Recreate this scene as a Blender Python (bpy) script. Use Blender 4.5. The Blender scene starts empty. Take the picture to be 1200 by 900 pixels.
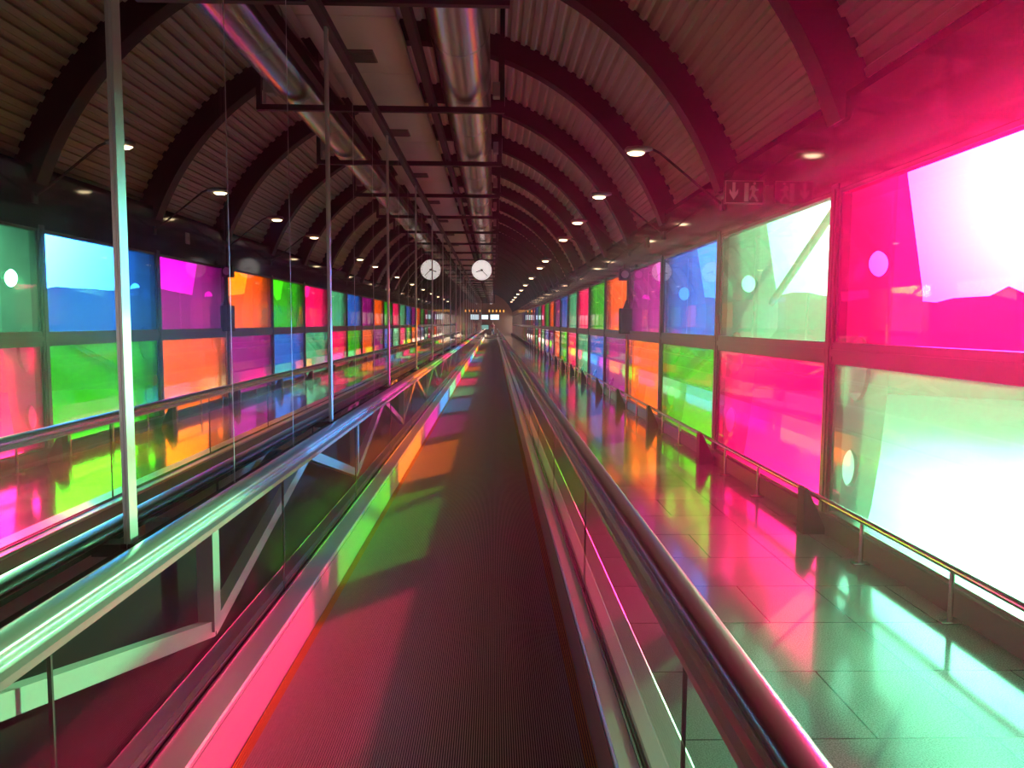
import bpy, bmesh, math, random
from mathutils import Vector, Matrix
random.seed(7)
C = bpy.context.scene.collection
PI = math.pi
H = 1.6                      # eye height above the floor
M = 2.89                     # window module
E0 = 5.63                    # first window post in view
NW = 21                      # last coloured window index
XW = 2.57                    # inner face of the window wall
XG = -1.24                   # mirror glass plane, also the vault's axis
def E(k): return E0 + M * k

# ------------------------------------------------------------------ materials
def new_mat(name):
    m = bpy.data.materials.new(name); m.use_nodes = True
    nt = m.node_tree; nt.nodes.clear()
    out = nt.nodes.new('ShaderNodeOutputMaterial')
    return m, nt, out
def L(nt, a, b): nt.links.new(a, b)
def pbr(name, col, rough=.5, metal=0, var=.12, scale=6, spec=.5, coat=0, bump=0, bscale=60, emit=None, estr=0, stretch=(1,1,1)):
    m, nt, out = new_mat(name)
    p = nt.nodes.new('ShaderNodeBsdfPrincipled')
    tc = nt.nodes.new('ShaderNodeTexCoord')
    mp = nt.nodes.new('ShaderNodeMapping'); mp.inputs['Scale'].default_value = stretch
    L(nt, tc.outputs['Object'], mp.inputs['Vector'])
    n = nt.nodes.new('ShaderNodeTexNoise'); n.inputs['Scale'].default_value = scale; n.inputs['Detail'].default_value = 3
    L(nt, mp.outputs['Vector'], n.inputs['Vector'])
    r = nt.nodes.new('ShaderNodeMapRange'); r.inputs['To Min'].default_value = 1 - var; r.inputs['To Max'].default_value = 1 + var
    L(nt, n.outputs['Fac'], r.inputs['Value'])
    mx = nt.nodes.new('ShaderNodeMix'); mx.data_type = 'RGBA'; mx.blend_type = 'MULTIPLY'; mx.inputs['Factor'].default_value = 1
    mx.inputs['A'].default_value = (*col, 1)
    L(nt, r.outputs['Result'], mx.inputs['B'])
    L(nt, mx.outputs['Result'], p.inputs['Base Color'])
    p.inputs['Roughness'].default_value = rough; p.inputs['Metallic'].default_value = metal
    p.inputs['Specular IOR Level'].default_value = spec; p.inputs['Coat Weight'].default_value = coat
    if bump:
        n2 = nt.nodes.new('ShaderNodeTexNoise'); n2.inputs['Scale'].default_value = bscale
        L(nt, mp.outputs['Vector'], n2.inputs['Vector'])
        b = nt.nodes.new('ShaderNodeBump'); b.inputs['Strength'].default_value = bump; b.inputs['Distance'].default_value = .01
        L(nt, n2.outputs['Fac'], b.inputs['Height']); L(nt, b.outputs['Normal'], p.inputs['Normal'])
    if emit:
        p.inputs['Emission Color'].default_value = (*emit, 1); p.inputs['Emission Strength'].default_value = estr
    L(nt, p.outputs[0], out.inputs[0])
    return m
def front_fresnel(nt, ior):
    f = nt.nodes.new('ShaderNodeFresnel'); f.inputs['IOR'].default_value = ior
    ge = nt.nodes.new('ShaderNodeNewGeometry')
    a = nt.nodes.new('ShaderNodeMath'); a.operation = 'SUBTRACT'; a.inputs[0].default_value = 1; L(nt, ge.outputs['Backfacing'], a.inputs[1])
    b = nt.nodes.new('ShaderNodeMath'); b.operation = 'MULTIPLY'; L(nt, f.outputs[0], b.inputs[0]); L(nt, a.outputs[0], b.inputs[1])
    return b
def pane(name, T):
    """coloured glass: tinted clear transmission under a fresnel reflection, a little film scatter"""
    m, nt, out = new_mat(name)
    t = nt.nodes.new('ShaderNodeBsdfTransparent'); t.inputs[0].default_value = (*[math.sqrt(c) for c in T], 1)
    g = nt.nodes.new('ShaderNodeBsdfGlossy'); g.inputs['Roughness'].default_value = .015
    f = front_fresnel(nt, 1.30)
    s = nt.nodes.new('ShaderNodeBsdfTranslucent'); s.inputs[0].default_value = (*[min(1, c * 1.0) for c in T], 1)
    m1 = nt.nodes.new('ShaderNodeMixShader'); m1.inputs[0].default_value = FILM
    L(nt, t.outputs[0], m1.inputs[1]); L(nt, s.outputs[0], m1.inputs[2])
    m2 = nt.nodes.new('ShaderNodeMixShader')
    L(nt, f.outputs[0], m2.inputs[0]); L(nt, m1.outputs[0], m2.inputs[1]); L(nt, g.outputs[0], m2.inputs[2])
    L(nt, m2.outputs[0], out.inputs[0])
    return m
def clear_glass(name, tint, ior=1.4, rough=.01, k=1.0):
    m, nt, out = new_mat(name)
    t = nt.nodes.new('ShaderNodeBsdfTransparent'); t.inputs[0].default_value = (*tint, 1)
    g = nt.nodes.new('ShaderNodeBsdfGlossy'); g.inputs['Roughness'].default_value = rough; g.inputs[0].default_value = (k, k, k, 1)
    f = front_fresnel(nt, ior)
    m2 = nt.nodes.new('ShaderNodeMixShader')
    L(nt, f.outputs[0], m2.inputs[0]); L(nt, t.outputs[0], m2.inputs[1]); L(nt, g.outputs[0], m2.inputs[2])
    L(nt, m2.outputs[0], out.inputs[0])
    return m
def mirror_glass(name):
    m, nt, out = new_mat(name)
    t = nt.nodes.new('ShaderNodeBsdfTransparent'); t.inputs[0].default_value = (.5, .55, .52, 1)
    g = nt.nodes.new('ShaderNodeBsdfGlossy'); g.inputs['Roughness'].default_value = .0; g.inputs[0].default_value = (.9, .93, .91, 1)
    m2 = nt.nodes.new('ShaderNodeMixShader'); m2.inputs[0].default_value = .80
    L(nt, t.outputs[0], m2.inputs[1]); L(nt, g.outputs[0], m2.inputs[2]); L(nt, m2.outputs[0], out.inputs[0])
    return m
def emission(name, col, s):
    m, nt, out = new_mat(name)
    e = nt.nodes.new('ShaderNodeEmission'); e.inputs[0].default_value = (*col, 1); e.inputs[1].default_value = s
    L(nt, e.outputs[0], out.inputs[0]); return m
def floor_mat():
    m, nt, out = new_mat('granite_tiles')
    p = nt.nodes.new('ShaderNodeBsdfPrincipled')
    tc = nt.nodes.new('ShaderNodeTexCoord')
    n = nt.nodes.new('ShaderNodeTexNoise'); n.inputs['Scale'].default_value = 170; n.inputs['Detail'].default_value = 2
    n3 = nt.nodes.new('ShaderNodeTexNoise'); n3.inputs['Scale'].default_value = 2.2
    L(nt, tc.outputs['Object'], n.inputs['Vector']); L(nt, tc.outputs['Object'], n3.inputs['Vector'])
    cr = nt.nodes.new('ShaderNodeValToRGB')
    cr.color_ramp.elements[0].position = .36; cr.color_ramp.elements[0].color = (.16, .165, .165, 1)
    cr.color_ramp.elements[1].position = .64; cr.color_ramp.elements[1].color = (.42, .43, .43, 1)
    L(nt, n.outputs['Fac'], cr.inputs[0])
    br = nt.nodes.new('ShaderNodeTexBrick'); br.offset = .5; br.offset_frequency = 2
    br.inputs['Scale'].default_value = 1; br.inputs['Brick Width'].default_value = .92; br.inputs['Row Height'].default_value = .56
    br.inputs['Mortar Size'].default_value = .004; br.inputs['Mortar Smooth'].default_value = 0
    br.inputs['Color1'].default_value = (1, 1, 1, 1); br.inputs['Color2'].default_value = (.86, .86, .86, 1); br.inputs['Mortar'].default_value = (.12, .12, .12, 1)
    mp = nt.nodes.new('ShaderNodeMapping'); mp.inputs['Location'].default_value = (.80, .63, 0)
    L(nt, tc.outputs['Object'], mp.inputs['Vector']); L(nt, mp.outputs[0], br.inputs['Vector'])
    mx = nt.nodes.new('ShaderNodeMix'); mx.data_type = 'RGBA'; mx.blend_type = 'MULTIPLY'; mx.inputs['Factor'].default_value = 1
    sx = nt.nodes.new('ShaderNodeSeparateXYZ'); L(nt, tc.outputs['Object'], sx.inputs[0])
    cmp = nt.nodes.new('ShaderNodeMath'); cmp.operation = 'COMPARE'; cmp.inputs[1].default_value = 1.96; cmp.inputs[2].default_value = .004
    L(nt, sx.outputs['X'], cmp.inputs[0])
    mj = nt.nodes.new('ShaderNodeMix'); mj.data_type = 'RGBA'; mj.inputs['B'].default_value = (.12, .12, .12, 1)
    L(nt, cmp.outputs[0], mj.inputs['Factor']); L(nt, br.outputs['Color'], mj.inputs['A'])
    L(nt, cr.outputs[0], mx.inputs['A']); L(nt, mj.outputs['Result'], mx.inputs['B'])
    L(nt, mx.outputs['Result'], p.inputs['Base Color'])
    r = nt.nodes.new('ShaderNodeMapRange'); r.inputs['To Min'].default_value = .10; r.inputs['To Max'].default_value = .20
    L(nt, n3.outputs['Fac'], r.inputs['Value']); L(nt, r.outputs[0], p.inputs['Roughness'])
    p.inputs['Specular IOR Level'].default_value = 1; p.inputs['Coat Weight'].default_value = .6; p.inputs['Coat Roughness'].default_value = .07
    L(nt, p.outputs[0], out.inputs[0]); return m

FILM = .08
GLARE_HAZE = .006  # density of the added volume that imitates pink lens glare
TINT = {
    'pink':   (.95, .010, .19),
    'teal':   (.115, .48, .27),
    'blue':   (.02, .17, .62),
    'purple': (.36, .001, .25),
    'orange': (.92, .17, .001),
    'green':  (.045, .46, .004),
}
UP = ['pink', 'teal', 'blue', 'purple', 'orange', 'green']
LO = ['teal', 'pink', 'green', 'orange', 'purple', 'blue']
PANE = {k: pane('glass_' + k, v) for k, v in TINT.items()}
PANE['pale'] = pane('glass_pale', (.55, .40, .36))
MAT = dict(
    floor=floor_mat(),
    corr=pbr('corrugated_sheet', (.68, .61, .52), .55, 0, .08, 3),
    rib=pbr('dark_rib_paint', (.018, .015, .015), .65, 0, .2, spec=.25),
    frame=pbr('window_frame_paint', (.045, .038, .038), .42, .2, .15),
    spandrel=pbr('spandrel_gloss', (.03, .025, .025), .07, 0, .15, 2, .6),
    plinth=pbr('plinth_paint', (.022, .015, .018), .5, spec=.3),
    steel=pbr('brushed_steel', (.34, .32, .32), .25, 1, .06, 40, stretch=(1, .02, 1)),
    deck=pbr('deck_aluminium', (.60, .60, .60), .34, .85, .07, 30, stretch=(1, .03, 1)),
    skirt=pbr('skirt_aluminium', (.21, .21, .21), .5, 0, .06, 30, stretch=(1, .03, 1)),
    rail=pbr('handrail_rubber', (.16, .15, .15), .28, 0, .06, 8, .5, .0),
    profile=pbr('rail_profile', (.70, .70, .70), .25, .9, .05, 30, stretch=(1, .02, 1)),
    dark=pbr('dark_gasket', (.012, .012, .012), .5),
    tread=pbr('tread_aluminium', (.46, .40, .36), .45, .3, .15, 40),
    yellow=pbr('edge_yellow', (.62, .30, .03), .5),
    groove=pbr('tread_groove', (.012, .010, .010), .6),
    truss=pbr('truss_paint', (.36, .38, .37), .45, 0, .05),
    darkwall=pbr('dark_panel', (.012, .011, .012), .7, 0, .2, 2, .02),
    post=pbr('post_steel', (.55, .57, .55), .33, .8, .05, 20),
    black=pbr('black_frame', (.014, .010, .011), .5, spec=.3),
    duct=pbr('galvanised_duct', (.62, .60, .57), .24, .95, .08, 5, bump=.15, bscale=3),
    panel=pbr('ceiling_panel', (.74, .68, .62), .4, .2, .08, 3),
    vent=pbr('vent_grey', (.12, .11, .10), .5),
    grey=pbr('grey_housing', (.30, .29, .28), .45),
    mirror=mirror_glass('reflective_glass'),
    glass=clear_glass('balustrade_glass', (.94, .97, .95), 1.45),
    lens=emission('lamp_lens', (1, .74, .42), 9),
    clock=pbr('clock_face', (.85, .83, .80), .4, emit=(1, .93, .90), estr=.75),
    hand=pbr('clock_hand', (.01, .01, .01), .5),
    signgreen=pbr('sign_plate', (.05, .012, .02), .35),
    signwhite=pbr('sign_white', (.55, .45, .47), .5),
    column=pbr('column_paint', (.30, .31, .31), .5),
    fin=pbr('fin_paint', (.55, .56, .55), .5),
    ground=pbr('concrete_apron', (.58, .58, .57), .28, 0, .1, .05, .8),
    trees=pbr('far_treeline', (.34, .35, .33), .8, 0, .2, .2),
    endwall=pbr('end_wall_wood', (.22, .11, .07), .5, 0, .15, 1),
    screen=emission('lit_screen', (.75, .92, 1), 1.4),
    amber=emission('amber_lamp', (1, .42, .06), 1.6),
    teal_sign=emission('lit_teal_sign', (.35, .75, .65), .5),
    skin=pbr('skin', (.55, .34, .25), .5), hair=pbr('hair', (.02, .015, .01), .5),
    jacket=pbr('red_jacket', (.22, .01, .02), .7), trousers=pbr('dark_trousers', (.02, .02, .025), .7),
)

# ------------------------------------------------------------------ helpers
def wloc(o):
    v = Vector((0, 0, 0))
    while o is not None: v += o.location; o = o.parent
    return v
def meta(o, label=None, cat=None, group=None, kind=None):
    if label: o['label'] = label
    if cat: o['category'] = cat
    if group: o['group'] = group
    if kind: o['kind'] = kind
    return o
def empty(name, loc, label, cat, group=None, kind=None):
    o = bpy.data.objects.new(name, None); C.objects.link(o); o.location = loc; o.empty_display_size = .1
    return meta(o, label, cat, group, kind)
class MB:
    """collects shapes in world coordinates; build() links them as one mesh object"""
    def __init__(s): s.bm = bmesh.new()
    def box(s, x0, x1, y0, y1, z0, z1):
        r = bmesh.ops.create_cube(s.bm, size=1)
        for v in r['verts']:
            v.co = Vector(((x0 + x1) / 2 + v.co.x * (x1 - x0), (y0 + y1) / 2 + v.co.y * (y1 - y0), (z0 + z1) / 2 + v.co.z * (z1 - z0)))
        return s
    def bevbox(s, x0, x1, y0, y1, z0, z1, b=.01, seg=2):
        t = MB(); t.box(x0, x1, y0, y1, z0, z1)
        bmesh.ops.bevel(t.bm, geom=list(t.bm.edges), offset=b, segments=seg, profile=.5, affect='EDGES')
        s.add(t); return s
    def add(s, t):
        me = bpy.data.meshes.new('tmp'); t.bm.to_mesh(me); s.bm.from_mesh(me); bpy.data.meshes.remove(me); t.bm.free()
    def extrude_y(s, pts, y0, y1, closed=True, caps=True):
        a = [s.bm.verts.new((p[0], y0, p[1])) for p in pts]; b = [s.bm.verts.new((p[0], y1, p[1])) for p in pts]
        n = len(pts)
        for i in range(n if closed else n - 1):
            j = (i + 1) % n; s.bm.faces.new((a[i], a[j], b[j], b[i]))
        if closed and caps:
            s.bm.faces.new(a[::-1]); s.bm.faces.new(b)
        return s
    def tube(s, pts, r, n=10, close=True):
        pts = [Vector(p) for p in pts]; rings = []
        for i, p in enumerate(pts):
            d = (pts[min(i + 1, len(pts) - 1)] - pts[max(i - 1, 0)]).normalized()
            u = d.cross(Vector((0, 0, 1)))
            if u.length < 1e-3: u = d.cross(Vector((1, 0, 0)))
            u.normalize(); w = d.cross(u)
            rr = r[i] if isinstance(r, (list, tuple)) else r
            rings.append([s.bm.verts.new(p + rr * (math.cos(2 * PI * k / n) * u + math.sin(2 * PI * k / n) * w)) for k in range(n)])
        for a, b in zip(rings, rings[1:]):
            for k in range(n): s.bm.faces.new((a[k], a[(k + 1) % n], b[(k + 1) % n], b[k]))
        if close: s.bm.faces.new(rings[0]); s.bm.faces.new(rings[-1][::-1])
        return s
    def bar(s, p, q, w, h, side=Vector((1, 0, 0))):
        """rectangular bar from p to q, w along side, h across"""
        p, q = Vector(p), Vector(q); d = (q - p).normalized(); u = side.normalized(); v = d.cross(u).normalized()
        c = []
        for e in (p, q):
            for a, b in ((-1, -1), (1, -1), (1, 1), (-1, 1)): c.append(s.bm.verts.new(e + u * a * w / 2 + v * b * h / 2))
        for f in ((0, 1, 2, 3), (7, 6, 5, 4), (0, 4, 5, 1), (1, 5, 6, 2), (2, 6, 7, 3), (3, 7, 4, 0)): s.bm.faces.new([c[i] for i in f])
        return s
    def disc_y(s, cx, cy, cz, r, d, n=40):
        return s.tube([(cx, cy, cz), (cx, cy + d, cz)], r, n)
    def build(s, name, mat, parent=None, smooth=False):
        off = wloc(parent) if parent else Vector((0, 0, 0))
        bmesh.ops.recalc_face_normals(s.bm, faces=list(s.bm.faces))
        if off.length: bmesh.ops.translate(s.bm, vec=-off, verts=list(s.bm.verts))
        me = bpy.data.meshes.new(name); s.bm.to_mesh(me); s.bm.free()
        me.materials.append(mat)
        if smooth:
            me.polygons.foreach_set('use_smooth', [True] * len(me.polygons))
            me.set_sharp_from_angle(angle=math.radians(40))
        o = bpy.data.objects.new(name, me); C.objects.link(o)
        if parent: o.parent = parent
        return o
def copy_tree(o, parent=None, names=None):
    c = o.copy(); C.objects.link(c); c.parent = parent
    for ch in o.children: copy_tree(ch, c)
    return c
ORD = ['', 'first', 'second', 'third', 'fourth', 'fifth', 'sixth', 'seventh', 'eighth', 'ninth', 'tenth', 'eleventh', 'twelfth', 'thirteenth',
       'fourteenth', 'fifteenth', 'sixteenth', 'seventeenth', 'eighteenth', 'nineteenth', 'twentieth', 'twenty-first', 'twenty-second', 'twenty-third',
       'twenty-fourth', 'twenty-fifth', 'twenty-sixth', 'twenty-seventh', 'twenty-eighth', 'twenty-ninth', 'thirtieth']
YB, YE = -5.94, 104.0         # the hall's back and far end

# ------------------------------------------------------------------ floor, vault, walls
def structure(name, mb, mat, label, cat, smooth=False):
    return meta(mb.build(name, mat, None, smooth), label, cat, None, 'structure')
f = MB()
f.extrude_y([(.62, 0), (XW + .12, 0), (XW + .12, -.3), (-5.2, -.3), (-5.2, 0), (-1.25, 0), (-1.25, -.2), (.62, -.2)], YB, YE)
structure('floor', f, MAT['floor'], 'polished speckled grey stone tile floor beside the moving walkway', 'floor')

VC, RO, RI = 1.70, 4.31, 4.03
a0 = math.asin((3.26 - VC) / RO)
def vault_profile():
    pts = []; n = int((PI - 2 * a0) * RO / .155)
    for i in range(n):
        for fr, dr in ((0, 0), (.42, 0), (.52, .045), (.90, .045)):
            a = a0 + (PI - 2 * a0) * (i + fr) / n
            pts.append((XG + (RO + dr) * math.cos(a), VC + (RO + dr) * math.sin(a)))
    a = PI - a0; pts.append((XG + RO * math.cos(a), VC + RO * math.sin(a)))
    return pts
vp = vault_profile()
outer = [(XG + (RO + .16) * math.cos(a0 + (PI - 2 * a0) * i / 40), VC + (RO + .16) * math.sin(a0 + (PI - 2 * a0) * i / 40)) for i in range(41)]
v = MB(); v.extrude_y(vp + outer[::-1], YB, YE, caps=False)
structure('ceiling', v, MAT['corr'], 'beige corrugated metal barrel vault over the whole corridor', 'ceiling')

for k in range(-3, 34):
    y = E(k); ns = 44; am = math.asin((3.2 - VC) / RO)
    def arc(r, aa): return (XG + r * math.cos(aa), VC + r * math.sin(aa))
    inn = [arc(RI, am + (PI - 2 * am) * i / ns) for i in range(ns + 1)]
    out_ = [arc(RO + .03, am + (PI - 2 * am) * i / ns) for i in range(ns + 1)]
    r = MB()
    vs = [[[r.bm.verts.new((p[0], yy, p[1])) for p in ring] for ring in (inn, out_)] for yy in (y - .11, y + .11)]
    (ia, oa), (ib, ob) = vs
    for i in range(ns):
        for q in ((ia[i], ia[i+1], oa[i+1], oa[i]), (ib[i], ob[i], ob[i+1], ib[i+1]), (ia[i], ib[i], ib[i+1], ia[i+1]), (oa[i], oa[i+1], ob[i+1], ob[i])): r.bm.faces.new(q)
    for i in (0, ns): r.bm.faces.new((ia[i], oa[i], ob[i], ib[i]))
    if k < 0: lab = ['arched dark roof rib just behind the camera', 'arched dark roof rib two bays behind the camera', 'arched dark roof rib three bays behind the camera'][-k - 1]
    elif k == 0: lab = 'nearest dark arched roof rib, crossing the top right corner'
    elif k < 20: lab = 'dark arched roof rib, ' + ORD[k + 1] + ' from the camera'
    else: lab = 'dark arched roof rib in the dim far end of the vault'
    o = r.build('roof_rib', MAT['rib'], None, True)
    meta(o, lab, 'roof rib', 'arched ribs under the vault', 'structure')

w = MB(); w.box(XW, XW + .12, YB, YE, 2.615, 3.30); w.box(XW, XW + .42, YB, YE, 3.24, 3.301)
structure('wall_right', w, MAT['spandrel'], 'dark glossy band above the coloured windows', 'wall')
b = MB(); b.bevbox(XW - .02, XW + .12, YB, YE, -.02, .157, .008, 1)
structure('baseboard_right', b, MAT['plinth'], 'dark plinth along the foot of the coloured windows', 'baseboard')
w = MB(); w.box(-5.3, -5.1, YB, YE, -.3, 3.32)
structure('wall_left', w, MAT['darkwall'], 'dark wall of the corridor half behind the reflective glass', 'wall')
w = MB(); w.box(-5.7, 3.0, YB - .2, YB, -.3, 6.3)  # unseen end wall, added to keep sky light off the walkway
structure('sky_blocker_back', w, MAT['darkwall'], 'unseen dark wall added behind the camera to block sky light', 'wall')
w = MB(); w.box(-5.7, 3.0, YE, YE + .2, -.3, 6.3)
structure('wall_front', w, MAT['endwall'], 'brown wall closing the far end of the corridor', 'wall')

# ------------------------------------------------------------------ windows
def window_proto():
    root = bpy.data.objects.new('window_1', None); C.objects.link(root); root.location = (XW + .05, E(-1), 0)
    y0, y1 = E(-1), E(0)
    fr = MB()
    fr.box(XW - .008, XW + .10, y1 - .055, y1 + .055, .10, 2.66)       # post
    fr.box(XW - .016, XW - .008, y1 - .02, y1 + .02, .157, 2.62)       # cover strip
    fr.box(XW, XW + .10, y0 + .055, y1 - .055, 1.31, 1.475)           # transom
    fr.box(XW - .010, XW, y0 + .055, y1 - .055, 1.365, 1.42)           # transom lip
    fr.box(XW + .012, XW + .09, y0 + .055, y0 + .085, .157, 2.62)     # stiles
    fr.box(XW + .012, XW + .09, y1 - .085, y1 - .055, .157, 2.62)
    fr.box(XW + .012, XW + .09, y0 + .085, y1 - .085, 2.585, 2.63)
    fr.box(XW + .012, XW + .09, y0 + .085, y1 - .085, .14, .175)
    fr.build('window_frame', MAT['frame'], root)
    MB().box(XW + .018, XW + .033, y0 + .07, y1 - .07, 1.46, 2.60).build('upper_pane', PANE['pink'], root)
    MB().box(XW + .018, XW + .033, y0 + .07, y1 - .07, .16, 1.325).build('lower_pane', PANE['teal'], root)
    g = MB()
    a = [(XW - .02, 0), (XW - .19, 0), (XW - .19, .34), (XW - .165, .36), (XW - .02, .05)]
    vsA = [g.bm.verts.new((p[0], y1 - .10, p[1])) for p in a]; vsB = [g.bm.verts.new((p[0], y1 + .02, p[1])) for p in a]
    for i in range(5): g.bm.faces.new((vsA[i], vsA[(i+1) % 5], vsB[(i+1) % 5], vsB[i]))
    g.bm.faces.new(vsA); g.bm.faces.new(vsB[::-1])
    g.build('foot_bracket', MAT['rib'], root)
    return root
proto = window_proto()
for ch in proto.children: ch.material_slots[0].link = 'OBJECT'; ch.material_slots[0].material = ch.data.materials[0]
n = 0
for k in range(-2, 34):
    wdw = proto if n == 0 else copy_tree(proto)
    n += 1
    wdw.name = 'window_%d' % n; wdw.location.y = E(k - 1)
    if k <= NW: u, l = UP[k % 6], LO[k % 6]
    else: u = l = 'pale'
    for ch in wdw.children:
        if ch.name.startswith('upper_pane'): ch.material_slots[0].material = PANE[u]; ch['label'] = u + ' glass pane'
        if ch.name.startswith('lower_pane'): ch.material_slots[0].material = PANE[l]; ch['label'] = l + ' glass pane'
    if k < 0: lab = 'window of %s glass over %s glass, %s' % (u, l, 'just behind the camera' if k == -1 else 'two bays behind the camera')
    elif k <= NW: lab = '%s window in view from the camera, %s pane over %s pane' % (ORD[k + 1], u, l)
    else: lab = 'pale clear window beyond the coloured ones at the far end'
    meta(wdw, lab, 'window', 'coloured windows along the right wall' if k <= NW else 'pale windows at the far end', 'structure')

# ------------------------------------------------------------------ outside: columns with braces, ground, treeline
def plate(out_pts, holes, y, t):
    m = MB(); bm = m.bm; edges = []
    def loop(pts):
        vs = [bm.verts.new((p[0], y, p[1])) for p in pts]
        for i in range(len(vs)): edges.append(bm.edges.new((vs[i], vs[(i + 1) % len(vs)])))
    loop(out_pts)
    for (cx, cz, rx, rz) in holes: loop([(cx + rx * math.cos(2 * PI * i / 24), cz + rz * math.sin(2 * PI * i / 24)) for i in range(24)])
    g = bmesh.ops.triangle_fill(bm, use_beauty=True, use_dissolve=False, edges=edges)
    fs = [e for e in g['geom'] if isinstance(e, bmesh.types.BMFace)]
    r = bmesh.ops.extrude_face_region(bm, geom=fs)
    for e in r['geom']:
        if isinstance(e, bmesh.types.BMVert): e.co.y += t
    return m
col0 = bpy.data.objects.new('steel_column', None); C.objects.link(col0); col0.location = (2.9, E(0), -3.5)
yk = E(0) - .03
plate([(2.68, -3.5), (2.90, -3.5), (2.90, 0), (2.94, .2), (2.99, .6), (3.025, 1.1), (3.03, 1.4), (3.03, 3.4), (2.68, 3.4)],
      [(2.79, 1.27, .095, .25), (2.76, .5, .062, .145), (2.925, 2.07, .09, .10)], yk, .06).build('web', MAT['column'], col0)
plate([(3.03, 1.25), (3.27, 1.55), (3.27, 1.85), (3.11, 2.72), (3.0, 3.4), (3.03, 3.4)], [], yk + .015, .03).build('fin', MAT['fin'], col0)
MB().tube([(3.2, E(0), 1.85), (3.2, E(-1), 3.45)], .04, 8).build('brace', MAT['fin'], col0)
MB().tube([(3.2, E(0), 1.85), (2.98, E(1), .75)], .04, 8).build('brace', MAT['fin'], col0)
spare = col0
for k in range(-2, 24):
    c = copy_tree(col0)
    c.location.y = E(k)
    if k % 4 != 1:            # only every fourth bay is braced
        for ch in list(c.children):
            if ch.name.startswith('brace'): bpy.data.objects.remove(ch)
    if k < 0: lab = 'steel column with round holes outside, %s behind the camera' % ('just' if k == -1 else 'two bays')
    else: lab = 'steel column with round holes outside, behind the %s window post from the camera' % ORD[k + 1]
    meta(c, lab, 'column', 'steel columns outside the windows')
for ch in list(col0.children): bpy.data.objects.remove(ch)
bpy.data.objects.remove(col0)
g = MB(); g.box(-300, 900, -300, 1300, -3.7, -3.5)
structure('ground', g, MAT['ground'], 'pale concrete apron outside the windows', 'ground')
# distant treeline
t = MB(); prev = None; rnd = random.Random(3)
for i in range(76, 181):
    a = math.radians(-70 + i * 1.0); R = 62
    x, y = R * math.sin(a), R * math.cos(a)
    h = 3.75 + .25 * math.sin(i * .35) + .2 * math.sin(i * 1.1 + 1) + rnd.uniform(-.1, .1)
    h += 1.0 * math.exp(-((i - 105.3) / .7) ** 2)
    cur = [t.bm.verts.new(p) for p in ((x, y, -3.5), (x, y, h), (x * 1.06, y * 1.06, h * .9), (x * 1.06, y * 1.06, -3.5))]
    if prev:
        for j in range(3): t.bm.faces.new((prev[j], cur[j], cur[j + 1], prev[j + 1]))
    prev = cur
structure('treeline', t, MAT['trees'], 'far hazy line of trees and buildings along the horizon', 'treeline')

# ------------------------------------------------------------------ guard rail along the windows
gr = empty('guard_rail', (2.47, -1, 0), 'low steel bumper rail on short posts along the window plinth', 'rail')
XR = 2.475
MB().tube([(XR, -1.2, .30), (XR, 63.5, .30)], .022, 12).build('rail', MAT['steel'], gr, True)
pst = None
for i in range(66):
    y = -1.0 + .98 * i - .06
    if pst is None:
        pst = MB().tube([(XR, y, .008), (XR, y, .285)], .014, 10).build('post', MAT['steel'], gr, True)
        MB().bevbox(XR - .06, XR + .055, y - .03, y + .03, 0, .012, .004, 1).build('foot_plate', MAT['steel'], pst)
        y00 = y
    else:
        c = pst.copy(); C.objects.link(c); c.parent = gr; c.location.y = y - y00
        d = pst.children[0].copy(); C.objects.link(d); d.parent = c

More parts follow.
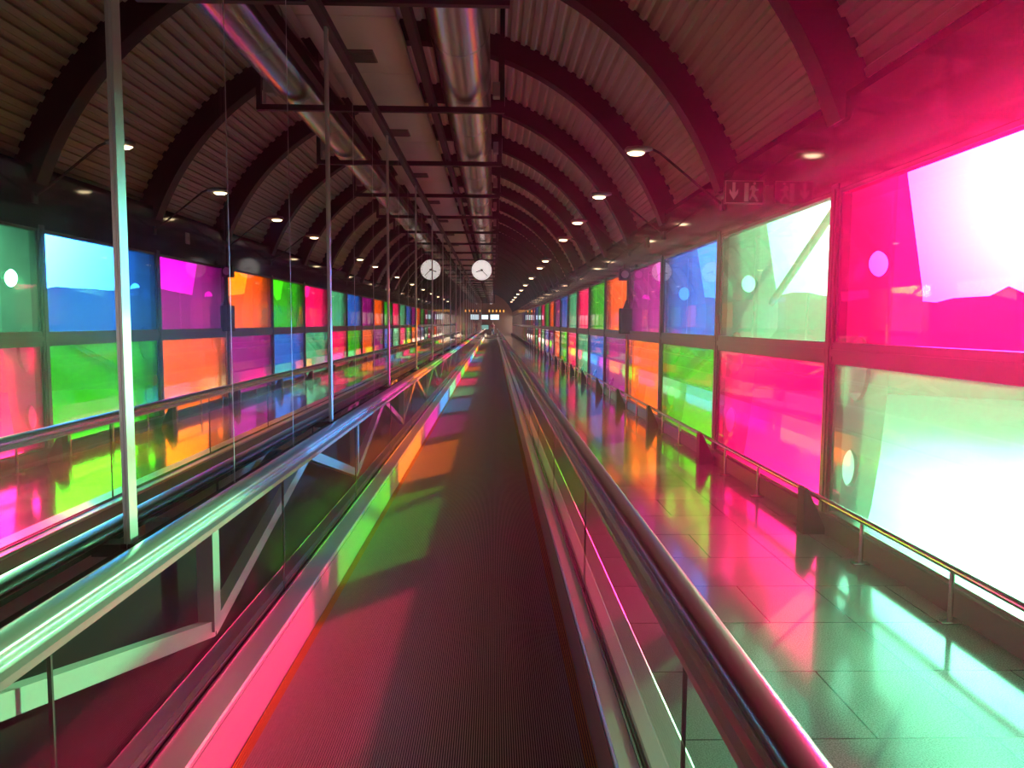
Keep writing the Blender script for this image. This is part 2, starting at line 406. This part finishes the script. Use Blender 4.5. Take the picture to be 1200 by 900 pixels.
# ------------------------------------------------------------------ moving walkway
XL, XRt = -.94, .386
GL, GRt = -1.075, .48
def walkway(y0, y1, label, near):
    root = empty('moving_walkway', (-.28, max(y0, 0), 0), label, 'moving walkway')
    # ribbed tread: one connected profile
    pts = []; pitch = .0092; nn = int((XRt - XL) / pitch)
    x = XL
    for i in range(nn):
        xa = XL + i * pitch
        pts += [(xa, -.012), (xa + .0058, -.012), (xa + .0062, 0), (xa + .0090, 0)]
    pts.append((XRt, -.012))
    tr = MB(); tr.extrude_y(pts + [(XRt, -.05), (XL, -.05)], y0, y1)
    to = tr.build('tread', MAT['tread'], root)
    to.data.materials.append(MAT['groove']); to.data.materials.append(MAT['yellow'])
    xm = (XL + XRt) / 2 - wloc(root).x; hw = (XRt - XL) / 2 - .042
    for p in to.data.polygons:
        if p.center.z < -.011: p.material_index = 1
        elif abs(p.center.x - xm) > hw: p.material_index = 2
    for side, (xs, xo, gx) in (('left', (XL, -1.23, GL)), ('right', (XRt, .64, GRt))):
        s = 1 if xo > xs else -1
        MB().box(min(xs, xs + s * .012), max(xs, xs + s * .012), y0, y1, -.05, .2).build('skirt', MAT['skirt'], root)
        a, b = xs + s * .004, gx - s * .018
        MB().extrude_y([(a, .201), (a, .213), (a + s * .008, .219), (b, .219), (b, .201)], y0, y1).build('inner_deck', MAT['deck'], root)
        a, b = gx + s * .018, (xo if s > 0 else gx - .055)
        MB().extrude_y([(a, 0), (a, .219), (b - s * .01, .219), (b, .209), (b, 0)], y0, y1).build('outer_deck', MAT['deck'], root)
        MB().extrude_y([(gx - .018, .10), (gx - .018, .226), (gx - .010, .226), (gx - .010, .205), (gx + .010, .205), (gx + .010, .226), (gx + .018, .226), (gx + .018, .10)], y0, y1).build('glass_clamp', MAT['dark'], root)
        P = 2.00; first = None; yy = y0 + 1.96 - P if near else y0
        j = 0
        while yy < y1 - .2:
            if first is None:
                first = MB().box(gx - .006, gx + .006, yy + .004, yy + P - .004, .205, .83).build('glass_panel', MAT['glass'], root)
                MB().box(gx - .005, gx + .005, yy + P - .004, yy + P + .004, .205, .83).build('gasket', MAT['dark'], first)
                yf = yy
            else:
                c = first.copy(); C.objects.link(c); c.parent = root; c.location.y = yy - yf
                d = first.children[0].copy(); C.objects.link(d); d.parent = c
            yy += P; j += 1
        # steel profile and rubber handrail
        hx = gx + s * .045
        pr = [(gx - s * .045, .822), (gx - s * .045, .842), (gx - s * .03, .850), (gx - s * .012, .850), (gx - s * .012, .842), (gx - s * .002, .842), (gx - s * .002, .858),
              (gx + s * .065, .858), (gx + s * .065, .820), (gx - s * .03, .812)]
        MB().extrude_y(pr, y0, y1).build('rail_profile', MAT['profile'], root)
        hp = []
        for i in range(20):
            a = 2 * PI * i / 20; ca, sa = math.cos(a), math.sin(a)
            hp.append((hx + .042 * math.copysign(abs(ca) ** .7, ca), .862 + .022 * math.copysign(abs(sa) ** .8, sa)))
        MB().extrude_y(hp, y0, y1).build('handrail', MAT['rail'], root, True)
        if near:   # rounded newel at the far end
            nw = []
            for i in range(13):
                a = PI / 2 - PI * i / 12; nw.append((hx, y1 + .30 * math.cos(a) , .862 - .30 + .30 * math.sin(a)))
            MB().tube(nw, .035, 8).build('handrail_return', MAT['rail'], root, True)
    MB().box(XL, XRt, y1, y1 + 1.6, -.05, .006).build('comb_plate', MAT['steel'], root)
    return root
W1 = walkway(-.19, 76, 'moving walkway with ribbed dark tread and glass balustrades under the camera', True)
walkway(84, 102, 'short second moving walkway far ahead beyond the comb plate', False)

# ------------------------------------------------------------------ truss under the left handrail
tr = bpy.data.objects.new('support_truss', None); C.objects.link(tr); tr.parent = W1; tr['label'] = 'pale zigzag steel truss'
PT = 3.15; XT = -1.145
first = None
for i in range(-1, 23):
    y = 2.95 + PT * i
    if first is None:
        a = MB().bar((XT, y, .36), (XT, y + PT / 2 - .02, .79), .05, .062).build('diagonal', MAT['truss'], tr)
        b = MB().bar((XT, y + PT, .36), (XT, y + PT / 2 + .02, .79), .05, .062).build('diagonal', MAT['truss'], tr)
        c = MB().box(XT - .03, XT + .035, y - .04, y + .03, .36, .81).build('upright', MAT['truss'], tr)
        first = (a, b, c); yf = y
    else:
        for o in first:
            q = o.copy(); C.objects.link(q); q.parent = tr; q.location.y = y - yf

# ------------------------------------------------------------------ reflective glass partition
gp = empty('glass_partition', (XG, 2.47, 0), 'tall reflective glass partition with steel posts along the left side', 'partition', None, 'structure')
Y0, Y1, PP = -3.80, 78.0, 3.15
MB().box(XG - .035, XG + .035, Y0, Y1, 3.755, 3.825).build('top_rail', MAT['black'], gp)
MB().bevbox(XG - .03, XG + .022, Y0, Y1, .79, .83, .004, 1).build('bottom_rail', MAT['black'], gp)
MB().box(XG - .03, XG - .005, Y0, Y1, -.05, .81).build('base_panel', MAT['darkwall'], gp)
pst = pan = None
for i in range(27):
    y = Y0 + .00 + PP * i
    if pst is None:
        pst = MB().box(XG, XG + .011, y - .0, y + .055, .83, 3.755).build('post', MAT['post'], gp)
        MB().box(XG + .02, -1.118, y - .0, y + .075, .80, .842).build('rail_bracket', MAT['dark'], pst)
        MB().bevbox(XG, XG + .026, y - .006, y + .061, .80, .845, .004, 1).build('foot', MAT['dark'], pst)
        ypf = y
    else:
        c = pst.copy(); C.objects.link(c); c.parent = gp; c.location.y = y - ypf
        for ch in pst.children:
            d = ch.copy(); C.objects.link(d); d.parent = c
    if i == 26: break
    for j in range(3):
        ya = y + PP / 3 * j
        if pan is None:
            pan = MB().box(XG - .012, XG, ya + .003, ya + PP / 3 - .003, .83, 3.755).build('glass_panel', MAT['mirror'], gp); yaf = ya
            MB().box(XG - .010, XG + .001, ya - .003, ya + .003, .83, 3.755).build('joint', MAT['post'], pan)
        else:
            c = pan.copy(); C.objects.link(c); c.parent = gp; c.location.y = ya - yaf
            d = pan.children[0].copy(); C.objects.link(d); d.parent = c

# ------------------------------------------------------------------ services under the vault
for sx, lab in ((1, 'round galvanised air duct hanging on the right of the ceiling panels'), (-1, 'round galvanised air duct on the far side of the glass partition')):
    cx = XG + sx * .92; cz = 4.26
    d = empty('air_duct', (cx, -4, cz), lab, 'duct', 'ceiling air ducts')
    MB().tube([(cx, YB + .1, cz), (cx, 95, cz)], .275, 36).build('duct_tube', MAT['duct'], d, True)
    col = None
    for i in range(56):
        y = -3.2 + 1.445 * i
        if col is None:
            col = MB().tube([(cx, y - .02, cz), (cx, y + .02, cz)], .281, 36).build('collar', MAT['duct'], d, True); yc = y
        else:
            c = col.copy(); C.objects.link(c); c.parent = d; c.location.y = y - yc
    bx = XG + sx * .55
    o = MB().box(bx - .035, bx + .035, YB + .1, 95, 3.99, 4.10).build('service_beam', MAT['rib'], None)
    meta(o, 'dark beam running beside the ' + ('right' if sx > 0 else 'hidden left') + ' air duct', 'beam', 'beams beside the ducts')
pan = None
for i in range(54):
    y = 6.44 - 1.43 * 7 + 1.43 * i
    if pan is None:
        pan = MB().bevbox(XG - .42, XG + .42, y + .01, y + 1.42, 4.14, 4.18, .006, 1).build('ceiling_panel', MAT['panel'], None); yp = y; o = pan
        # two fine seams
    else:
        o = pan.copy(); C.objects.link(o); o.location.y = y - yp
    lab = 'pale metal ceiling panel, %s row ahead of the camera' % ORD[i - 4] if 5 <= i <= 24 else ('pale metal ceiling panel behind or above the camera' if i < 5 else 'pale metal ceiling panel far along the corridor')
    meta(o, lab, 'ceiling panel', 'ceiling panels between the ducts')
vent = None
for i in range(24):
    y = 7.35 + 2.86 * i
    if vent is None:
        vm = MB(); vm.box(XG - .14, XG + .10, y - .16, y + .16, 4.125, 4.139)
        for q in range(6): vm.box(XG - .13, XG + .09, y - .14 + q * .05, y - .115 + q * .05, 4.115, 4.126)
        vent = vm.build('ceiling_vent', MAT['vent'], None); yv = y; o = vent
    else:
        o = vent.copy(); C.objects.link(o); o.location.y = y - yv
    meta(o, 'square dark vent in the ceiling panels, %s from the camera' % ORD[i + 1] if i < 14 else 'square dark vent in the ceiling panels at the far end', 'vent', 'ceiling vents')
fr0 = None
for i in range(-1, 30):
    y = 5.62 + 2.765 * i
    zb = 3.93
    if fr0 is None:
        m = MB(); xr, xl = XG + 1.35, XG - 1.35; ztop = VC + math.sqrt(RI ** 2 - 1.35 ** 2) + .12
        m.box(xl, xr, y - .03, y + .03, zb - .03, zb + .03)
        m.box(xr - .05, xr, y - .025, y + .025, zb, ztop); m.box(xl, xl + .05, y - .025, y + .025, zb, ztop)
        m.box(XG + .54, XG + .56, y - .012, y + .012, zb, 3.99); m.box(XG - .56, XG - .54, y - .012, y + .012, zb, 3.99)
        fr0 = m.build('hanger_frame', MAT['black'], None); yf = y; o = fr0
    else:
        o = fr0.copy(); C.objects.link(o); o.location.y = y - yf
    if i < 0: lab = 'black steel hanger frame under the duct, above the camera'
    elif i < 20: lab = 'black steel hanger frame under the ducts, %s from the camera' % ORD[i + 1]
    else: lab = 'black steel hanger frame under the ducts at the far end'
    meta(o, lab, 'hanger frame', 'hanger frames under the ducts')
jb = None
for i in range(14):
    y = 5.87 + 2.765 * i
    if jb is None:
        jb = empty('junction_box', (.02, y, 4.2), '', 'junction box')
        MB().bevbox(-.02, .08, y - .07, y + .07, 4.14, 4.30, .008, 1).build('box_body', MAT['grey'], jb)
        MB().tube([(.10, y, 4.05), (.10, y, 4.36)], .018, 8).build('conduit', MAT['grey'], jb)
        o = jb
    else:
        o = copy_tree(jb); o.location.y = y
    meta(o, 'small grey junction box on the right side of the duct, %s from the camera' % ORD[i + 1], 'junction box', 'junction boxes along the duct')

# ------------------------------------------------------------------ lamps on curved arms
lamp0 = None; cnt = 0
for k in (0, 1, 2, 3, 5, 6, 8, 10, 12, 14, 16, 18, 20):
    y = 8.41 + M * k
    if lamp0 is None:
        lamp0 = empty('arm_lamp', (2.57, y, 2.95), '', 'lamp')
        MB().tube([(2.56, y, 2.95), (2.35, y, 3.10), (2.05, y, 3.34), (1.85, y, 3.50), (1.74, y, 3.55)], .014, 8).build('arm', MAT['black'], lamp0, True)
        MB().bevbox(2.545, 2.572, y - .05, y + .05, 2.88, 3.0, .005, 1).build('wall_plate', MAT['black'], lamp0)
        m = MB(); m.tube([(1.76, y, 3.55), (1.72, y, 3.55), (1.60, y, 3.535), (1.48, y, 3.53), (1.45, y, 3.53)], [.03, .05, .075, .06, .02], 14)
        bmesh.ops.scale(m.bm, vec=(1, 1, .6), space=Matrix.Translation((0, 0, -3.54)), verts=list(m.bm.verts))
        m.build('lamp_head', MAT['grey'], lamp0, True)
        m = MB(); m.tube([(1.575, y, 3.475), (1.575, y, 3.497)], [.055, .085], 20)
        bmesh.ops.scale(m.bm, vec=(1.15, .75, 1), space=Matrix.Translation((-1.575, -y, 0)), verts=list(m.bm.verts))
        m.build('lens', MAT['lens'], lamp0)
        o = lamp0
    else:
        o = copy_tree(lamp0); o.location.y = y
    if k < 0: lab = 'arm lamp on the right wall nearest the camera, out of the top of view'
    else:
        cnt += 1; lab = 'lit lamp on a curved wall arm, %s from the camera' % ORD[cnt]
    meta(o, lab, 'lamp', 'lamps on arms along the right wall')

# ------------------------------------------------------------------ clock
ck = empty('hanging_clock', (-.4, 24.8, 3.34), 'round white double-faced clock hanging over the walkway', 'clock')
cx, cy, cz, R = -.4, 24.8, 3.345, .34
MB().tube([(cx, cy - .05, cz), (cx, cy + .05, cz)], R, 48).build('case', MAT['black'], ck, True)
MB().tube([(cx, cy, cz + R - .01), (cx, cy, 3.92)], .02, 8).build('hanging_rod', MAT['black'], ck)
for s in (-1, 1):
    fy = cy + s * .051
    fc = MB().tube([(cx, fy - .004, cz), (cx, fy + .004, cz)], R - .012, 48).build('dial', MAT['clock'], ck)
    tm = MB()
    for h in range(12):
        a = 2 * PI * h / 12
        tm.bar((cx + .27 * math.sin(a), fy + s * .005, cz + .27 * math.cos(a)), (cx + .31 * math.sin(a), fy + s * .005, cz + .31 * math.cos(a)), .004, .014, Vector((0, 1, 0)))
    tm.build('hour_marks', MAT['hand'], fc)
    for nm, ang, ln, wd in (('hour_hand', 8.37 * 30, .20, .028), ('minute_hand', 22.5 * 6, .28, .02)):
        a = math.radians(ang) * (1 if s < 0 else -1)
        MB().bar((cx - .05 * math.sin(a), fy + s * .009, cz - .05 * math.cos(a)), (cx + ln * math.sin(a), fy + s * .009, cz + ln * math.cos(a)), .005, wd, Vector((0, 1, 0))).build(nm, MAT['hand'], fc)
    MB().tube([(cx, fy + s * .004, cz), (cx, fy + s * .014, cz)], .035, 14).build('hub', MAT['hand'], fc)

# ------------------------------------------------------------------ exit sign, small plates, boxes on the wall
sg = empty('exit_sign', (2.35, 7.0, 2.85), 'dim exit sign with down arrow, doorway and running figure by the window head', 'sign')
sy = 7.0
MB().bevbox(2.15, 2.52, sy, sy + .03, 2.73, 2.945, .004, 1).build('sign_plate', MAT['signgreen'], sg)
MB().box(2.50, 2.57, sy + .008, sy + .022, 2.90, 2.935).build('bracket', MAT['black'], sg)
def flat(pts, y, t=.003):
    m = MB(); A = [m.bm.verts.new((p[0], y, p[1])) for p in pts]; B = [m.bm.verts.new((p[0], y - t, p[1])) for p in pts]; k = len(pts)
    for i in range(k): m.bm.faces.new((A[i], A[(i+1) % k], B[(i+1) % k], B[i]))
    m.bm.faces.new(B); m.bm.faces.new(A[::-1]); return m
yb = sy - .001
bd = MB()
for q in ((2.157, 2.515, 2.936, 2.940), (2.157, 2.515, 2.735, 2.739), (2.157, 2.161, 2.735, 2.940), (2.511, 2.515, 2.735, 2.940)): bd.box(q[0], q[1], yb - .003, yb, q[2], q[3])
bd.build('border', MAT['signwhite'], sg)
flat([(2.222, 2.925), (2.250, 2.925), (2.250, 2.83), (2.276, 2.865), (2.276, 2.825), (2.236, 2.765), (2.196, 2.825), (2.196, 2.865), (2.222, 2.83)], yb).build('arrow', MAT['signwhite'], sg)
flat([(2.335, 2.92), (2.375, 2.92), (2.375, 2.75), (2.335, 2.75)], yb).build('doorway', MAT['signwhite'], sg)
fm = flat([(2.400, 2.895), (2.425, 2.90), (2.445, 2.865), (2.468, 2.865), (2.468, 2.852), (2.440, 2.848), (2.430, 2.82), (2.452, 2.79), (2.470, 2.752), (2.452, 2.75), (2.430, 2.785), (2.412, 2.80), (2.392, 2.765), (2.385, 2.772), (2.402, 2.825), (2.408, 2.86), (2.392, 2.85), (2.386, 2.86)], yb)
hd = MB(); hd.disc_y(2.43, yb - .003, 2.915, .013, .003, 16); fm.add(hd)
fm.build('running_figure', MAT['signwhite'], sg)

pl = empty('wall_plate', (2.565, 12.5, 2.96), 'small pale plate on the dark band above the window of purple over orange glass', 'plate')
MB().bevbox(2.55, 2.572, 12.43, 12.57, 2.87, 3.05, .004, 1).build('plate_body', MAT['signwhite'], pl)
MB().box(2.547, 2.551, 12.47, 12.53, 2.93, 2.99).build('button', MAT['grey'], pl)
bx = empty('wall_cabinet', (2.45, 14.1, 1.4), 'dark metal cabinet hung on the window post by the orange upper pane', 'cabinet')
MB().bevbox(2.38, 2.60, 13.98, 14.14, 1.42, 1.90, .01, 1).build('cabinet_body', MAT['rib'], bx)
MB().extrude_y([(2.45, 1.90), (2.56, 1.90), (2.53, 2.05), (2.50, 2.05)], 14.02, 14.1).build('cable_head', MAT['rib'], bx)
MB().tube([(2.52, 14.06, .16), (2.52, 14.06, 1.42)], .012, 8).build('conduit', MAT['grey'], bx)
lp = empty('loudspeaker', (2.45, 14.1, 2.45), 'small dark loudspeaker high on the post above the dark cabinet', 'loudspeaker')
MB().bevbox(2.36, 2.56, 13.98, 14.12, 2.42, 2.64, .01, 1).build('speaker_body', MAT['rib'], lp)
MB().box(2.44, 2.48, 14.02, 14.08, 2.64, 2.72).build('bracket', MAT['rib'], lp)
MB().disc_y(2.46, 13.972, 2.53, .07, .012, 18).build('grille', MAT['grey'], lp)

# ------------------------------------------------------------------ far end
for (x0, x1, z0, z1, nm, mt, lab, cat) in (
        (-1.75, -.75, 2.15, 2.75, 'display_screen', 'screen', 'left of the two bright screens on the far end wall', 'screen'),
        (-.45, .75, 2.1, 2.8, 'display_screen', 'screen', 'right and larger of the two bright screens on the far end wall', 'screen'),
        (-1.6, -.7, .75, 1.35, 'direction_board', 'teal_sign', 'dim teal board below the screens at the far end', 'board')):
    s = empty(nm, ((x0 + x1) / 2, 103.6, z0), lab, cat)
    MB().bevbox(x0 - .06, x1 + .06, 103.72, 103.998, z0 - .06, z1 + .06, .02, 1).build('housing', MAT['black'], s)
    MB().box(x0, x1, 103.70, 103.72, z0, z1).build('display', MAT[mt], s)
for i in range(5):
    o = empty('amber_lamp', (-.6 + .5 * i, 103.6, 3.2), 'small amber lamp above the far screens, %s from the left' % ORD[i + 1], 'lamp', 'amber lamps at the far end')
    x = -.6 + .5 * i
    MB().bevbox(x - .12, x + .12, 103.75, 103.998, 3.1, 3.5, .02, 1).build('lamp_housing', MAT['black'], o)
    MB().box(x - .08, x + .08, 103.73, 103.76, 3.14, 3.46).build('lens', MAT['amber'], o)

def skin_obj(name, joints, edges, mat, parent, root=0, sub=1):
    me = bpy.data.meshes.new(name); off = wloc(parent)
    me.from_pydata([Vector(j[0]) - off for j in joints], edges, [])
    o = bpy.data.objects.new(name, me); C.objects.link(o); o.parent = parent
    md = o.modifiers.new('skin', 'SKIN'); md.use_smooth_shade = True
    for i, j in enumerate(joints):
        r = j[1]; me.skin_vertices[0].data[i].radius = (r, r) if not isinstance(r, tuple) else r
        me.skin_vertices[0].data[i].use_root = (i == root)
    sm = o.modifiers.new('sub', 'SUBSURF'); sm.levels = sub; sm.render_levels = sub
    me.materials.append(mat); return o
px, py = -.12, 98.0
ps = empty('person', (px, py, 0), 'far person in dark red top standing on the second walkway', 'person')
J = [((px, py, .95), .13), ((px, py, 1.15), .12), ((px, py, 1.38), .14), ((px, py, 1.50), .055), ((px, py - .01, 1.58), .075), ((px, py - .01, 1.68), .085)]
Ed = [(0, 1), (1, 2), (2, 3), (3, 4), (4, 5)]
for s in (-1, 1):
    b = len(J)
    J += [((px + s * .19, py, 1.40), .06), ((px + s * .24, py + .02, 1.12), .045), ((px + s * .25, py - .06, .88), .032), ((px + s * .25, py - .08, .80), .03)]
    Ed += [(2, b), (b, b + 1), (b + 1, b + 2), (b + 2, b + 3)]
    for fi, (dy, ln) in enumerate(((-.035, .075), (-.012, .085), (.010, .08), (.030, .065), (-.055, .04))):
        c = len(J); J += [((px + s * .25, py - .08 + dy, .77), .010), ((px + s * .24, py - .09 + dy * 1.2, .77 - ln), .008)]
        Ed += [(b + 3, c), (c, c + 1)]
    b = len(J)
    J += [((px + s * .09, py, .88), .10), ((px + s * .10, py - .02, .48), .065), ((px + s * .10, py + .02, .09), .045), ((px + s * .11, py - .14, .035), .04)]
    Ed += [(0, b), (b, b + 1), (b + 1, b + 2), (b + 2, b + 3)]
skin_obj('body', J, Ed, MAT['skin'], ps)
JJ = [((px, py, .93), .155), ((px, py, 1.15), .145), ((px, py, 1.40), .165), ((px, py, 1.47), .08)]; EE = [(0, 1), (1, 2), (2, 3)]
for s in (-1, 1):
    b = len(JJ); JJ += [((px + s * .20, py, 1.40), .078), ((px + s * .245, py + .02, 1.12), .06), ((px + s * .25, py - .05, .90), .05)]
    EE += [(2, b), (b, b + 1), (b + 1, b + 2)]
skin_obj('jacket', JJ, EE, MAT['jacket'], ps)
JJ = [((px, py, .97), .14)]; EE = []
for s in (-1, 1):
    b = len(JJ); JJ += [((px + s * .09, py, .85), .11), ((px + s * .10, py - .02, .48), .08), ((px + s * .10, py + .02, .10), .065)]
    EE += [(0, b), (b, b + 1), (b + 1, b + 2)]
skin_obj('trousers', JJ, EE, MAT['trousers'], ps)
hm = MB(); bmesh.ops.create_uvsphere(hm.bm, u_segments=16, v_segments=10, radius=.11)
for v_ in hm.bm.verts: v_.co = Vector((px + v_.co.x * .9, py + .025 + v_.co.y, 1.72 + v_.co.z * .85))
hm.build('hair', MAT['hair'], ps, True)

# ------------------------------------------------------------------ added scattering volume, imitating lens glare from the low sun
hz = MB(); hz.box(-5.6, XW + .105, YB - .1, YE + .1, -.35, 6.4)
hm_, hnt, hout = new_mat('thin_glare_haze')
vs_ = hnt.nodes.new('ShaderNodeVolumeScatter'); vs_.inputs['Anisotropy'].default_value = .8
ge = hnt.nodes.new('ShaderNodeNewGeometry'); sx_ = hnt.nodes.new('ShaderNodeSeparateXYZ'); L(hnt, ge.outputs['Position'], sx_.inputs[0])
mr = hnt.nodes.new('ShaderNodeMapRange'); mr.interpolation_type = 'SMOOTHSTEP'
mr.inputs['From Min'].default_value = 4; mr.inputs['From Max'].default_value = 13; mr.inputs['To Min'].default_value = GLARE_HAZE; mr.inputs['To Max'].default_value = GLARE_HAZE * .012
L(hnt, sx_.outputs['Y'], mr.inputs['Value']); L(hnt, mr.outputs[0], vs_.inputs['Density'])
hm_.cycles.volume_step_rate = .08
L(hnt, vs_.outputs[0], hout.inputs['Volume'])
if GLARE_HAZE: meta(hz.build('glare_haze', hm_), 'added scattering volume that imitates pink lens glare towards the sun', 'glare_haze', None, 'stuff')

# ------------------------------------------------------------------ sun, sky, camera
SUN_AZ, SUN_EL = math.radians(40.3), math.radians(9.3)
sd = Vector((math.sin(SUN_AZ) * math.cos(SUN_EL), math.cos(SUN_AZ) * math.cos(SUN_EL), math.sin(SUN_EL)))
sl = bpy.data.lights.new('sun', 'SUN'); sl.energy = 26; sl.angle = math.radians(.9); sl.color = (1, .90, .62)
so = bpy.data.objects.new('sun', sl); C.objects.link(so); so.location = sd * 60
so.rotation_euler = (-sd).to_track_quat('-Z', 'Y').to_euler()

wd = bpy.data.worlds.new('sky'); bpy.context.scene.world = wd; wd.use_nodes = True
nt = wd.node_tree; nt.nodes.clear()
out = nt.nodes.new('ShaderNodeOutputWorld'); bg = nt.nodes.new('ShaderNodeBackground'); L(nt, bg.outputs[0], out.inputs[0])
tc = nt.nodes.new('ShaderNodeTexCoord')
dp = nt.nodes.new('ShaderNodeVectorMath'); dp.operation = 'DOT_PRODUCT'; dp.inputs[1].default_value = sd
nz = nt.nodes.new('ShaderNodeVectorMath'); nz.operation = 'NORMALIZE'
L(nt, tc.outputs['Generated'], nz.inputs[0]); L(nt, nz.outputs[0], dp.inputs[0])
def math_node(op, a, b=None, clamp=False):
    m = nt.nodes.new('ShaderNodeMath'); m.operation = op; m.use_clamp = clamp
    for i, q in enumerate((a, b)):
        if q is None: continue
        if isinstance(q, (int, float)): m.inputs[i].default_value = q
        else: L(nt, q, m.inputs[i])
    return m.outputs[0]
d0 = math_node('MAXIMUM', dp.outputs['Value'], 0.0)
g1 = math_node('MULTIPLY', math_node('POWER', d0, 12), 4.0)
g2 = math_node('MULTIPLY', math_node('POWER', d0, 90), 280.0)
tot = math_node('ADD', math_node('ADD', g1, g2), 2.2)
L(nt, tot, bg.inputs['Strength'])
bg.inputs['Color'].default_value = (.96, .98, 1, 1)

cam = bpy.data.cameras.new('camera'); co = bpy.data.objects.new('camera', cam); C.objects.link(co)
F = 870.0
cam.sensor_fit = 'HORIZONTAL'; cam.sensor_width = 36; cam.lens = F / 1200 * 36; cam.clip_end = 3000; cam.clip_start = .02
yaw, pitch, roll = math.atan(22 / F), math.atan(71 / F), .0065
co.location = (0, 0, H)
Rm = Matrix.Rotation(-yaw, 4, 'Z') @ Matrix.Rotation(PI / 2 - pitch, 4, 'X') @ Matrix.Rotation(roll, 4, 'Z')
co.rotation_euler = Rm.to_euler()
sc = bpy.context.scene; sc.camera = co
sc.view_settings.view_transform = 'Standard'; sc.view_settings.look = 'None'; sc.view_settings.gamma = 1
sc.view_settings.use_curve_mapping = False; sc.view_settings.exposure = 0
cy_ = sc.cycles
cy_.use_denoising = True; cy_.max_bounces = 14; cy_.diffuse_bounces = 7; cy_.glossy_bounces = 8; cy_.transparent_max_bounces = 40
cy_.transmission_bounces = 4; cy_.caustics_reflective = False; cy_.caustics_refractive = False; cy_.sample_clamp_indirect = 8
